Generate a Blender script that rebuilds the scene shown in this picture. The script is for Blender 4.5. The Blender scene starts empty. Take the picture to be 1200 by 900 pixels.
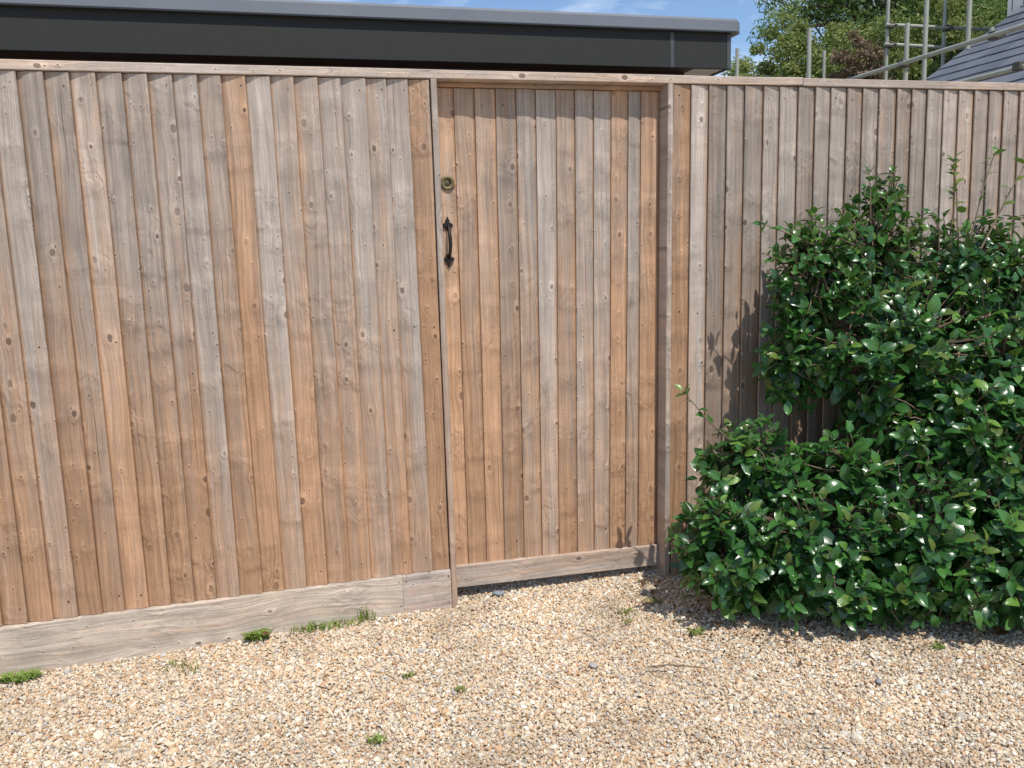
import bpy, bmesh, math, random
import numpy as np
from mathutils import Vector, Matrix, noise as mnoise

sc = bpy.context.scene
col = sc.collection
R_ = math.radians
rng = random.Random(7)
nr = np.random.RandomState(11)

# ------------------------------------------------------------------ camera
CAM = Vector((0.0, -2.9776, 1.2665))
cr = Vector((0.9629, -0.2680, -0.0324)); cu = Vector((0.0711, 0.1362, 0.9881)); cf = Vector((0.2604, 0.9537, -0.1502))
cam_data = bpy.data.cameras.new('camera'); cam = bpy.data.objects.new('camera', cam_data); col.objects.link(cam)
cf.normalize(); cr = (cr - cf * cr.dot(cf)).normalized(); cu = cr.cross(cf)
cam.matrix_world = Matrix(((cr.x, cu.x, -cf.x, CAM.x), (cr.y, cu.y, -cf.y, CAM.y), (cr.z, cu.z, -cf.z, CAM.z), (0, 0, 0, 1)))
cam_data.sensor_width = 36.0; cam_data.lens = 1015.82 / 1200 * 36.0
cam_data.clip_start = 0.05; cam_data.clip_end = 2000
sc.camera = cam

# ------------------------------------------------------------------ sun, sky, exposure
SUN_EL, SUN_AZ = R_(60), R_(13)          # elevation; angle to the right of the fence's normal
to_sun = Vector((math.sin(SUN_AZ) * math.cos(SUN_EL), -math.cos(SUN_AZ) * math.cos(SUN_EL), math.sin(SUN_EL)))
sd = bpy.data.lights.new('sun', 'SUN'); sun = bpy.data.objects.new('sun', sd); col.objects.link(sun)
sd.energy = 4.1; sd.angle = R_(0.53); sd.color = (1.0, 0.955, 0.89)
sun.rotation_euler = to_sun.to_track_quat('Z', 'Y').to_euler()
world = bpy.data.worlds.new('World'); sc.world = world; world.use_nodes = True
wt = world.node_tree; wt.nodes.clear()
wo = wt.nodes.new('ShaderNodeOutputWorld'); bg = wt.nodes.new('ShaderNodeBackground')
sky = wt.nodes.new('ShaderNodeTexSky'); sky.sky_type = 'NISHITA'; sky.sun_disc = False
sky.sun_elevation = SUN_EL; sky.sun_rotation = math.atan2(to_sun.x, to_sun.y)
sky.air_density = 1.0; sky.dust_density = 0.1; sky.ozone_density = 4.5
tc = wt.nodes.new('ShaderNodeTexCoord'); mp = wt.nodes.new('ShaderNodeMapping'); mp.inputs['Scale'].default_value = (1.0, 1.0, 3.2)
cn = wt.nodes.new('ShaderNodeTexNoise'); cn.inputs['Scale'].default_value = 3.3; cn.inputs['Detail'].default_value = 7; cn.inputs['Roughness'].default_value = 0.62; cn.inputs['Distortion'].default_value = 0.5
rampc = wt.nodes.new('ShaderNodeValToRGB'); rampc.color_ramp.elements[0].position = 0.47; rampc.color_ramp.elements[1].position = 0.74
rampc.color_ramp.elements[1].color = (0.75, 0.75, 0.75, 1)
mixc = wt.nodes.new('ShaderNodeMix'); mixc.data_type = 'RGBA'; mixc.inputs[7].default_value = (8.0, 8.3, 8.8, 1)
wt.links.new(tc.outputs['Generated'], mp.inputs['Vector']); wt.links.new(mp.outputs[0], cn.inputs['Vector'])
wt.links.new(cn.outputs['Fac'], rampc.inputs[0]); wt.links.new(rampc.outputs[0], mixc.inputs[0])
wt.links.new(sky.outputs[0], mixc.inputs[6]); wt.links.new(mixc.outputs[2], bg.inputs[0]); wt.links.new(bg.outputs[0], wo.inputs[0])
bg.inputs[1].default_value = 0.15
sc.view_settings.view_transform = 'Standard'; sc.view_settings.look = 'None'; sc.view_settings.gamma = 1.0
sc.view_settings.exposure = 0.0; sc.view_settings.use_curve_mapping = False

# ------------------------------------------------------------------ object helpers
def tag(o, label=None, cat=None, group=None, kind=None):
    if label: o['label'] = label
    if cat: o['category'] = cat
    if group: o['group'] = group
    if kind: o['kind'] = kind
    return o
def empty(name, loc=(0, 0, 0)):
    o = bpy.data.objects.new(name, None); col.objects.link(o); o.location = loc; o.empty_display_size = 0.1
    return o
def link(name, me, mat=None, parent=None, loc=None):
    o = bpy.data.objects.new(name, me); col.objects.link(o)
    if mat is not None and not me.materials: me.materials.append(mat)
    if parent is not None:
        o.parent = parent
        pl = Vector(parent.location); pp = parent.parent
        while pp is not None: pl += Vector(pp.location); pp = pp.parent
        o.location = Vector(loc or (0, 0, 0)) - pl
    elif loc is not None: o.location = loc
    return o
class MB:
    """collects geometry in world coordinates, then links it as ONE mesh"""
    def __init__(s): s.v = []; s.f = []; s.sm = []
    def poly(s, vs, fs, smooth=False):
        b = len(s.v); s.v += [tuple(v) for v in vs]; s.f += [tuple(b + i for i in f) for f in fs]; s.sm += [smooth] * len(fs)
    def box(s, a, b, bev=0.0):
        x0, y0, z0 = a; x1, y1, z1 = b
        if bev <= 0:
            s.poly([(x0,y0,z0),(x1,y0,z0),(x1,y1,z0),(x0,y1,z0),(x0,y0,z1),(x1,y0,z1),(x1,y1,z1),(x0,y1,z1)],
                   [(0,3,2,1),(4,5,6,7),(0,1,5,4),(1,2,6,5),(2,3,7,6),(3,0,4,7)]); return
        bm = bmesh.new(); bmesh.ops.create_cube(bm, size=1)
        for v in bm.verts: v.co = Vector(((x0+x1)/2 + v.co.x*(x1-x0), (y0+y1)/2 + v.co.y*(y1-y0), (z0+z1)/2 + v.co.z*(z1-z0)))
        bmesh.ops.bevel(bm, geom=bm.edges[:], offset=bev, segments=2, affect='EDGES', profile=0.6)
        bm.verts.index_update(); s.poly([v.co[:] for v in bm.verts], [[v.index for v in f.verts] for f in bm.faces]); bm.free()
    def tube(s, pts, rad, n=8, cap=True):
        pts = [Vector(p) for p in pts]; m = len(pts)
        if not hasattr(rad, '__len__'): rad = [rad] * m
        b = []; ref = None
        for i, p in enumerate(pts):
            d = (pts[min(i+1, m-1)] - pts[max(i-1, 0)]).normalized()
            if ref is None: ref = d.orthogonal().normalized()
            ref = (ref - d * ref.dot(d)).normalized(); q = d.cross(ref)
            b += [p + (ref*math.cos(2*math.pi*k/n) + q*math.sin(2*math.pi*k/n)) * rad[i] for k in range(n)]
        f = [(i*n+k, i*n+(k+1) % n, (i+1)*n+(k+1) % n, (i+1)*n+k) for i in range(m-1) for k in range(n)]
        s.poly(b, f, True)
        if cap:
            s.poly(b[:n], [tuple(range(n-1, -1, -1))]); s.poly(b[-n:], [tuple(range(n))])
    def build(s, name, mat, parent=None, origin=(0, 0, 0)):
        me = bpy.data.meshes.new(name); o = Vector(origin)
        me.from_pydata([(v[0]-o.x, v[1]-o.y, v[2]-o.z) for v in s.v], [], s.f); me.update()
        me.polygons.foreach_set('use_smooth', s.sm)
        return link(name, me, mat, parent, origin)
def np_mesh(name, V, F, mat, smooth=False, attrs=None):
    """V (n,3), F (m,k) equal-size faces; attrs: name -> per-vertex float array"""
    me = bpy.data.meshes.new(name); n, (m, k) = len(V), F.shape
    me.vertices.add(n); me.vertices.foreach_set('co', np.ascontiguousarray(V, np.float32).ravel())
    me.loops.add(m*k); me.loops.foreach_set('vertex_index', np.ascontiguousarray(F, np.int32).ravel())
    me.polygons.add(m); me.polygons.foreach_set('loop_start', np.arange(0, m*k, k, dtype=np.int32))
    me.update(calc_edges=True)
    me.polygons.foreach_set('use_smooth', np.full(m, smooth))
    for an, arr in (attrs or {}).items():
        a = me.attributes.new(an, 'FLOAT', 'POINT'); a.data.foreach_set('value', np.ascontiguousarray(arr, np.float32))
    me.materials.append(mat)
    return me

# ------------------------------------------------------------------ material helpers
class NT:
    def __init__(s, name):
        s.m = bpy.data.materials.new(name); s.m.use_nodes = True; s.t = s.m.node_tree; s.t.nodes.clear()
        s.out = s.t.nodes.new('ShaderNodeOutputMaterial'); s.b = s.t.nodes.new('ShaderNodeBsdfPrincipled')
        s.t.links.new(s.b.outputs[0], s.out.inputs[0])
    def n(s, typ, **kw):
        x = s.t.nodes.new('ShaderNode' + typ)
        for k, v in kw.items(): setattr(x, k, v)
        return x
    def put(s, sock, v):
        if isinstance(v, bpy.types.NodeSocket): s.t.links.new(v, sock)
        elif v is not None: sock.default_value = v
    def ma(s, op, a, b=None, c=None, clamp=False):
        x = s.n('Math', operation=op, use_clamp=clamp)
        for i, v in enumerate((a, b, c)): s.put(x.inputs[i], v)
        return x.outputs[0]
    def xyz(s, a, b, c):
        x = s.n('CombineXYZ'); s.put(x.inputs[0], a); s.put(x.inputs[1], b); s.put(x.inputs[2], c); return x.outputs[0]
    def sep(s, v):
        x = s.n('SeparateXYZ'); s.put(x.inputs[0], v); return x.outputs
    def noise(s, vec, scale=1.0, detail=2.0, rough=0.5, dist=0.0):
        x = s.n('TexNoise'); s.put(x.inputs['Vector'], vec); x.inputs['Scale'].default_value = scale
        x.inputs['Detail'].default_value = detail; x.inputs['Roughness'].default_value = rough; x.inputs['Distortion'].default_value = dist
        return x.outputs['Fac']
    def mix(s, f, a, b, mode='MIX'):
        x = s.n('Mix', data_type='RGBA', blend_type=mode); s.put(x.inputs[0], f)
        for i, v in ((6, a), (7, b)):
            s.put(x.inputs[i], v if isinstance(v, bpy.types.NodeSocket) else (v[0], v[1], v[2], 1))
        return x.outputs[2]
    def step(s, v, lo, hi, a=0.0, b=1.0):
        x = s.n('MapRange', interpolation_type='SMOOTHSTEP'); s.put(x.inputs[0], v)
        for i, q in enumerate((lo, hi, a, b)): s.put(x.inputs[i+1], q)
        return x.outputs[0]
    def ramp(s, v, stops, interp='LINEAR'):
        x = s.n('ValToRGB'); s.put(x.inputs[0], v); x.color_ramp.interpolation = interp
        e = x.color_ramp.elements
        while len(e) < len(stops): e.new(0.5)
        for q, (p, c) in zip(e, stops): q.position = p; q.color = (c[0], c[1], c[2], 1)
        return x.outputs[0]
    def bump(s, h, strength, dist, normal=None):
        x = s.n('Bump'); s.put(x.inputs['Height'], h); x.inputs['Strength'].default_value = strength; x.inputs['Distance'].default_value = dist
        if normal is not None: s.put(x.inputs['Normal'], normal)
        s.put(s.b.inputs['Normal'], x.outputs[0]); return x.outputs[0]
    def fin(s, color, rough=0.8, spec=0.3, metal=0.0):
        s.put(s.b.inputs['Base Color'], color if isinstance(color, bpy.types.NodeSocket) else (*color, 1))
        s.put(s.b.inputs['Roughness'], rough); s.put(s.b.inputs['Metallic'], metal)
        s.put(s.b.inputs['Specular IOR Level'], spec); return s.m

def make_wood(name, along='z', grey=(0.382, 0.320, 0.268), tan=(0.440, 0.260, 0.150), grad=True, kthr=0.55, ringk=0.85, wamp=0.055):
    """Object colour: R = tone (0 silvery grey .. 1 orange), G = brightness/2, B = vertical fade amount"""
    t = NT(name)
    P = t.sep(t.n('TexCoord').outputs['Object']); oi = t.n('ObjectInfo'); rnd = oi.outputs['Random']
    oc = t.sep(oi.outputs['Color'])
    a, c = (P[2], P[0]) if along == 'z' else (P[0], P[2])
    seed = t.ma('MULTIPLY', rnd, 93.0)
    # knots
    kv = t.xyz(t.ma('ADD', t.ma('DIVIDE', c, 0.085), seed), t.ma('ADD', t.ma('DIVIDE', a, 0.125), t.ma('MULTIPLY', seed, 1.7)), 0.0)
    vo = t.n('TexVoronoi', voronoi_dimensions='2D'); t.put(vo.inputs['Vector'], kv); vo.inputs['Scale'].default_value = 1.0; vo.inputs['Randomness'].default_value = 0.72
    kn = t.noise(t.xyz(t.ma('MULTIPLY', c, 70.0), t.ma('MULTIPLY', a, 50.0), seed), 1.0, 2.0)
    kd = t.ma('MULTIPLY', vo.outputs['Distance'], t.ma('MULTIPLY_ADD', t.ma('SUBTRACT', kn, 0.5), 0.8, 1.0)); kc = t.sep(vo.outputs['Color'])
    on = t.ma('GREATER_THAN', kc[0], kthr)
    kr = t.ma('MULTIPLY_ADD', t.ma('POWER', kc[1], 1.9), 0.100, 0.030)
    kp = t.sep(vo.outputs['Position']); kx = t.ma('SUBTRACT', t.sep(kv)[0], kp[0])
    infl = t.ma('MULTIPLY', on, t.ma('EXPONENT', t.ma('MULTIPLY', t.ma('POWER', t.ma('DIVIDE', kd, t.ma('MULTIPLY_ADD', kr, 1.6, 0.10)), 2.0), -1.0)))
    # grain coordinate: wandering fibres pushed round each knot
    wob = t.noise(t.xyz(t.ma('MULTIPLY', c, 6.0), t.ma('MULTIPLY', a, 1.6), seed), 1.0, 3.0, 0.55)
    g = t.ma('ADD', c, t.ma('MULTIPLY', t.ma('SUBTRACT', wob, 0.5), wamp))
    g = t.ma('ADD', g, t.ma('MULTIPLY', t.ma('MULTIPLY', infl, kx), -0.05))
    g = t.ma('ADD', g, t.ma('MULTIPLY', infl, 0.006))
    ripple = t.noise(t.xyz(t.ma('MULTIPLY', g, 330.0), t.ma('MULTIPLY', a, 5.0), seed), 1.0, 3.0, 0.6)
    rings = t.noise(t.xyz(t.ma('MULTIPLY', g, 95.0), t.ma('MULTIPLY', a, 0.9), seed), 1.0, 2.0, 0.5)
    broad = t.noise(t.xyz(t.ma('MULTIPLY', c, 26.0), t.ma('MULTIPLY', a, 1.1), t.ma('ADD', seed, 5.0)), 1.0, 3.0, 0.55)
    blot = t.noise(t.xyz(t.ma('MULTIPLY', c, 16.0), t.ma('MULTIPLY', a, 7.0), t.ma('ADD', seed, 9.0)), 1.0, 4.0, 0.6)
    # pin knots: tiny dark dots with a pale rim
    pv = t.n('TexVoronoi', voronoi_dimensions='2D'); t.put(pv.inputs['Vector'], t.xyz(t.ma('ADD', t.ma('DIVIDE', c, 0.034), seed), t.ma('ADD', t.ma('DIVIDE', a, 0.062), seed), 0.0)); pv.inputs['Scale'].default_value = 1.0
    pc = t.sep(pv.outputs['Color']); pon = t.ma('GREATER_THAN', pc[0], 0.79)
    pr = t.ma('MULTIPLY_ADD', pc[1], 0.05, 0.03)
    pdk = t.ma('MULTIPLY', pon, t.step(pv.outputs['Distance'], t.ma('MULTIPLY', pr, 1.3), t.ma('MULTIPLY', pr, 0.6)))
    prm = t.ma('MULTIPLY', pon, t.step(pv.outputs['Distance'], t.ma('MULTIPLY', pr, 3.4), t.ma('MULTIPLY', pr, 1.4)))
    # swirls round old branches: shallow dimples across the board
    whorl = t.noise(t.xyz(t.ma('MULTIPLY', g, 26.0), t.ma('MULTIPLY', a, 15.0), t.ma('ADD', seed, 71.0)), 1.0, 2.0, 0.5, 0.8)
    wm = t.step(t.noise(t.xyz(t.ma('MULTIPLY', c, 3.0), t.ma('MULTIPLY', a, 6.0), t.ma('ADD', seed, 77.0)), 1.0, 1.0), 0.46, 0.66)
    # tone
    T = t.ma('ADD', oc[0], t.ma('MULTIPLY', t.ma('SUBTRACT', broad, 0.5), 1.45))
    if grad:
        T = t.ma('ADD', T, t.ma('MULTIPLY', oc[2], t.step(a, 1.75, 0.15, -0.30, 0.62)))
    T = t.ma('ADD', T, t.ma('MULTIPLY', t.ma('SUBTRACT', blot, 0.5), 0.5))
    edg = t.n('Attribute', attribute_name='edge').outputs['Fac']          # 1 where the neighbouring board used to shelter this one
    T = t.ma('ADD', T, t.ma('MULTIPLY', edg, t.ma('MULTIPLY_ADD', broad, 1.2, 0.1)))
    T = t.ma('MINIMUM', t.ma('MAXIMUM', T, 0.0), 1.0)
    colr = t.mix(T, grey, tan)
    v = t.ma('MULTIPLY_ADD', t.ma('SUBTRACT', rings, 0.5), ringk, 1.0)
    v = t.ma('MULTIPLY', v, t.ma('MULTIPLY_ADD', t.ma('SUBTRACT', ripple, 0.5), 0.95, 1.0))
    v = t.ma('MULTIPLY', v, t.ma('MULTIPLY_ADD', t.ma('SUBTRACT', blot, 0.5), 0.75, 1.0))
    saw = t.noise(t.xyz(t.ma('MULTIPLY', c, 4.0), t.ma('MULTIPLY', a, 260.0), seed), 1.0, 1.0, 0.5)
    v = t.ma('MULTIPLY', v, t.ma('MULTIPLY_ADD', t.ma('SUBTRACT', saw, 0.5), 0.16, 1.0))
    # knots: pale halo, dark ringed heart
    halo = t.ma('MULTIPLY', on, t.step(kd, t.ma('MULTIPLY', kr, 3.2), t.ma('MULTIPLY', kr, 1.1)))
    v = t.ma('MULTIPLY', v, t.ma('MULTIPLY_ADD', halo, 0.12, 1.0))
    v = t.ma('MULTIPLY', v, t.ma('MULTIPLY_ADD', prm, 0.14, 1.0)); v = t.ma('MULTIPLY', v, t.ma('MULTIPLY_ADD', pdk, -0.55, 1.0))
    fleck = t.noise(t.xyz(t.ma('MULTIPLY', c, 420.0), t.ma('MULTIPLY', a, 60.0), seed), 1.0, 2.0, 0.6)
    v = t.ma('MULTIPLY', v, t.ma('MULTIPLY_ADD', t.ma('SUBTRACT', fleck, 0.5), 0.35, 1.0))
    stain = t.step(t.noise(t.xyz(t.ma('MULTIPLY', c, 48.0), t.ma('MULTIPLY', a, 0.45), t.ma('ADD', seed, 3.0)), 1.0, 3.0, 0.6), 0.56, 0.75)
    v = t.ma('MULTIPLY', v, t.ma('MULTIPLY_ADD', stain, -0.20, 1.0))
    # shade of the lap gap, painted as darkening beside the neighbouring board
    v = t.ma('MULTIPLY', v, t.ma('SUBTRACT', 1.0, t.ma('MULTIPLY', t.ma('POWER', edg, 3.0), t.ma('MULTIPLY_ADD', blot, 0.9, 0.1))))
    v = t.ma('MULTIPLY', v, t.ma('MULTIPLY', oc[1], 2.0))
    colr = t.mix(1.0, colr, t.xyz(v, v, v), 'MULTIPLY')
    heart = t.ma('MULTIPLY', on, t.step(kd, t.ma('MULTIPLY', kr, 1.08), t.ma('MULTIPLY', kr, 0.7)))
    ringk = t.ma('MULTIPLY_ADD', t.ma('SINE', t.ma('MULTIPLY', kd, 150.0)), 0.16, 0.74)
    kcol = t.mix(kc[2], (0.11, 0.055, 0.033), (0.15, 0.115, 0.09))
    kcol = t.mix(1.0, kcol, t.xyz(ringk, ringk, ringk), 'MULTIPLY')
    colr = t.mix(t.ma('MULTIPLY', heart, t.ma('MULTIPLY_ADD', kc[0], 1.0, -0.18)), colr, kcol)
    # drying cracks
    c0 = t.ma('MULTIPLY_ADD', t.ma('FRACT', t.ma('MULTIPLY', seed, 3.7)), 0.05, -0.025)
    wv = t.noise(t.xyz(0.0, t.ma('MULTIPLY', a, 9.0), seed), 1.0, 2.0)
    line = t.ma('ABSOLUTE', t.ma('ADD', t.ma('SUBTRACT', c, c0), t.ma('MULTIPLY', t.ma('SUBTRACT', wv, 0.5), 0.006)))
    win = t.noise(t.xyz(0.0, t.ma('MULTIPLY', a, 2.1), t.ma('ADD', seed, 47.0)), 1.0, 0.0)
    open_ = t.ma('MULTIPLY', t.step(win, 0.60, 0.74), t.ma('GREATER_THAN', t.ma('FRACT', t.ma('MULTIPLY', seed, 5.3)), 0.45))
    crack = t.ma('MULTIPLY', t.ma('LESS_THAN', line, t.ma('MULTIPLY', open_, 0.0009)), 1.0)
    colr = t.mix(t.ma('MULTIPLY', crack, 0.75), colr, (0.05, 0.035, 0.025))
    hgt = t.ma('ADD', t.ma('MULTIPLY', rings, 0.55), t.ma('MULTIPLY', ripple, 0.3))
    hgt = t.ma('ADD', hgt, t.ma('MULTIPLY', halo, 0.7)); hgt = t.ma('SUBTRACT', hgt, t.ma('MULTIPLY', heart, 0.5))
    hgt = t.ma('SUBTRACT', hgt, t.ma('MULTIPLY', crack, 1.5)); hgt = t.ma('ADD', hgt, t.ma('MULTIPLY', infl, 0.5))
    hgt = t.ma('ADD', hgt, t.ma('MULTIPLY', prm, 0.35)); hgt = t.ma('SUBTRACT', hgt, t.ma('MULTIPLY', pdk, 0.5))
    hgt = t.ma('ADD', hgt, t.ma('MULTIPLY', t.ma('MULTIPLY', whorl, wm), 4.2))
    t.bump(hgt, 0.75, 0.0030)
    return t.fin(colr, 0.78, 0.25)

def plain(name, base, rough=0.6, spec=0.4, metal=0.0, var=0.12, scale=30.0, bump=0.0, bscale=200.0):
    t = NT(name); oc = t.n('TexCoord').outputs['Object']
    nz = t.noise(oc, scale, 5.0, 0.6)
    v = t.ma('MULTIPLY_ADD', t.ma('SUBTRACT', nz, 0.5), var*2.5, 1.0)
    c = t.mix(1.0, base, t.xyz(v, v, v), 'MULTIPLY')
    if bump: t.bump(t.noise(oc, bscale, 3.0), bump, 0.002)
    return t.fin(c, t.ma('MULTIPLY_ADD', t.ma('SUBTRACT', nz, 0.5), 0.2, rough), spec, metal)

M = {}
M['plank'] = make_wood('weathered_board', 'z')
M['rail'] = make_wood('weathered_rail', 'x', grad=False)
M['cap'] = make_wood('capping_wood', 'x', grad=False, kthr=0.86, ringk=0.4)
M['gboard'] = make_wood('gravel_board_wood', 'x', grey=(0.475, 0.395, 0.315), grad=False, kthr=0.60, ringk=1.05, wamp=0.11)
M['iron'] = plain('black_iron', (0.035, 0.028, 0.026), 0.42, 0.5, 0.6, 0.3, 60, 0.5, 260)
M['brass'] = plain('dull_brass', (0.19, 0.155, 0.075), 0.55, 0.4, 0.5, 0.25, 60)
M['brass_dark'] = plain('dark_keyway', (0.10, 0.09, 0.055), 0.5, 0.5, 0.6, 0.2, 60)
M['nail'] = plain('rusty_nail', (0.035, 0.025, 0.02), 0.7, 0.3, 0.3)
M['trim'] = plain('grey_roof_trim', (0.165, 0.175, 0.19), 0.42, 0.5, 0.0, 0.12, 3.0, 0.15, 60)
M['fascia'] = plain('charcoal_fascia', (0.033, 0.032, 0.028), 0.65, 0.3, 0.0, 0.28, 70.0, 0.6, 700)
M['strip'] = plain('fascia_joint', (0.075, 0.08, 0.082), 0.5, 0.4, 0.0, 0.1, 9.0)
M['soffit_dark'] = plain('dark_brown_soffit', (0.085, 0.058, 0.052), 0.7, 0.3, 0.0, 0.2, 8.0)
M['soffit_pale'] = plain('pale_soffit', (0.75, 0.74, 0.70), 0.5, 0.4, 0.0, 0.08, 8.0)
M['galv'] = plain('galvanised_tube', (0.37, 0.37, 0.30), 0.6, 0.5, 0.1, 0.25, 7.0)
M['coupler'] = plain('scaffold_coupler', (0.12, 0.105, 0.085), 0.6, 0.4, 0.5, 0.3, 20.0)
M['render'] = plain('grey_render', (0.30, 0.31, 0.33), 0.8, 0.3, 0.0, 0.1, 2.0, 0.2, 60)
M['white_frame'] = plain('white_window_frame', (0.72, 0.74, 0.78), 0.35, 0.5, 0.0, 0.04, 3.0)
M['glass'] = plain('dark_glass', (0.03, 0.035, 0.045), 0.06, 0.8, 0.0, 0.02, 1.0)
M['lead'] = plain('lead_flashing', (0.035, 0.037, 0.045), 0.6, 0.4, 0.2, 0.1, 6.0)
M['bark'] = plain('shrub_bark', (0.20, 0.145, 0.10), 0.85, 0.2, 0.0, 0.3, 60.0, 0.4, 200)
M['tree_bark'] = plain('tree_bark', (0.11, 0.085, 0.06), 0.9, 0.2, 0.0, 0.3, 6.0, 0.6, 30)
def slate_mat():
    t = NT('grey_slate'); oc = t.n('TexCoord').outputs['Object']; rnd = t.n('ObjectInfo').outputs['Random']
    c = t.mix(rnd, (0.10, 0.107, 0.125), (0.165, 0.172, 0.195))
    nz = t.noise(oc, 9.0, 5.0, 0.65)
    v = t.ma('MULTIPLY_ADD', t.ma('SUBTRACT', nz, 0.5), 0.6, 1.0)
    c = t.mix(1.0, c, t.xyz(v, v, v), 'MULTIPLY'); t.bump(nz, 0.4, 0.004)
    return t.fin(c, 0.5, 0.4)
M['slate'] = slate_mat()
def leaf_mat(name, dark, light, young, rough=0.3, trans=0.12, gloss=0.6, use_uv=True, vein=True, brown=None):
    t = NT(name)
    at = t.n('Attribute', attribute_name='rnd').outputs['Fac']; oi = t.n('ObjectInfo').outputs['Random']
    r = t.ma('FRACT', t.ma('ADD', at, oi))
    c = t.ramp(r, [(0.0, dark), (0.55, tuple((x+y)/2 for x, y in zip(dark, light))), (0.9, light), (1.0, young)])
    if brown:
        yg = t.n('Attribute', attribute_name='young').outputs['Fac']
        c = t.mix(yg, c, brown)
    pos = t.n('NewGeometry')
    nz = t.noise(pos.outputs['Position'], 45.0, 3.0)
    v = t.ma('MULTIPLY_ADD', t.ma('SUBTRACT', nz, 0.5), 0.5, 1.0)
    c = t.mix(1.0, c, t.xyz(v, v, v), 'MULTIPLY')
    rr = rough
    if vein:
        across = t.n('Attribute', attribute_name='across').outputs['Fac']; al = t.n('Attribute', attribute_name='along').outputs['Fac']
        ab = t.ma('ABSOLUTE', across)
        mid = t.step(ab, 0.10, 0.02)
        side = t.ma('SINE', t.ma('MULTIPLY', t.ma('SUBTRACT', al, t.ma('MULTIPLY', ab, 0.22)), 48.0))
        c = t.mix(t.ma('MULTIPLY', mid, 0.45), c, (0.14, 0.21, 0.05))
        c = t.mix(t.ma('MULTIPLY', t.step(side, 0.75, 1.0), 0.12), c, (0.12, 0.2, 0.05))
        hh = t.ma('ADD', t.ma('MULTIPLY', side, 0.25), t.ma('MULTIPLY', nz, 1.2))
        t.bump(t.ma('SUBTRACT', hh, mid), 0.13, 0.0010)
        rr = t.ma('MULTIPLY_ADD', nz, 0.16, rough-0.06)
    # paler underside
    c2 = t.mix(t.ma('MULTIPLY', pos.outputs['Backfacing'], 0.5), c, tuple(min(1, x*1.5+0.03) for x in light))
    t.fin(c2, rr, gloss)
    tr = t.n('BsdfTranslucent'); t.put(tr.inputs[0], t.mix(0.5, c, (0.16, 0.27, 0.03)))
    ms = t.n('MixShader'); ms.inputs[0].default_value = trans
    t.t.links.new(t.b.outputs[0], ms.inputs[1]); t.t.links.new(tr.outputs[0], ms.inputs[2]); t.t.links.new(ms.outputs[0], t.out.inputs[0])
    return t.m
M['leaf'] = leaf_mat('glossy_leaf', (0.017, 0.068, 0.018), (0.055, 0.175, 0.030), (0.15, 0.28, 0.045), 0.27, 0.17, 0.62, brown=(0.17, 0.20, 0.035))
M['tree_a'] = leaf_mat('tree_leaf', (0.17, 0.25, 0.08), (0.27, 0.36, 0.11), (0.38, 0.44, 0.18), 0.5, 0.35, 0.35, vein=False)
M['tree_b'] = leaf_mat('olive_tree_leaf', (0.19, 0.235, 0.07), (0.30, 0.33, 0.10), (0.42, 0.41, 0.18), 0.5, 0.35, 0.35, vein=False)
M['tree_c'] = leaf_mat('brown_shrub_leaf', (0.16, 0.10, 0.065), (0.28, 0.19, 0.13), (0.33, 0.26, 0.15), 0.6, 0.25, 0.3, vein=False)
M['grass'] = leaf_mat('weed_blade', (0.12, 0.18, 0.03), (0.21, 0.29, 0.05), (0.32, 0.34, 0.09), 0.5, 0.3, 0.3, vein=False)
M['moss'] = leaf_mat('moss', (0.12, 0.125, 0.035), (0.19, 0.20, 0.05), (0.26, 0.27, 0.08), 0.8, 0.1, 0.2, vein=False)
M['litter'] = leaf_mat('dead_leaf', (0.06, 0.028, 0.015), (0.14, 0.062, 0.03), (0.22, 0.11, 0.05), 0.6, 0.1, 0.3, vein=False)

STONE = [(0.0, (0.24, 0.17, 0.12)), (0.05, (0.40, 0.26, 0.17)), (0.14, (0.58, 0.36, 0.20)), (0.25, (0.62, 0.43, 0.27)), (0.40, (0.62, 0.49, 0.34)),
         (0.55, (0.66, 0.54, 0.40)), (0.68, (0.74, 0.65, 0.52)), (0.77, (0.47, 0.40, 0.33)), (0.84, (0.43, 0.40, 0.38)), (0.91, (0.80, 0.73, 0.63)), (1.0, (0.86, 0.83, 0.78))]
def stone_mat():
    t = NT('flint_gravel'); r = t.n('Attribute', attribute_name='rnd').outputs['Fac']
    c = t.ramp(r, STONE); pos = t.n('NewGeometry').outputs['Position']
    nz = t.noise(pos, 260.0, 3.0, 0.6); v = t.ma('MULTIPLY_ADD', t.ma('SUBTRACT', nz, 0.5), 0.75, 1.06)
    dm = t.noise(pos, 1.7, 3.0, 0.5); v = t.ma('MULTIPLY', v, t.ma('MULTIPLY_ADD', t.ma('SUBTRACT', dm, 0.5), 0.5, 1.0))
    c = t.mix(1.0, c, t.xyz(v, v, t.ma('MULTIPLY', v, 0.95)), 'MULTIPLY')
    soil = t.step(t.noise(pos, 2.6, 4.0, 0.6), 0.50, 0.72)
    c = t.mix(t.ma('MULTIPLY', soil, 0.38), c, (0.30, 0.205, 0.125))
    return t.fin(c, 0.62, 0.35)
M['stone'] = stone_mat()
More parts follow.
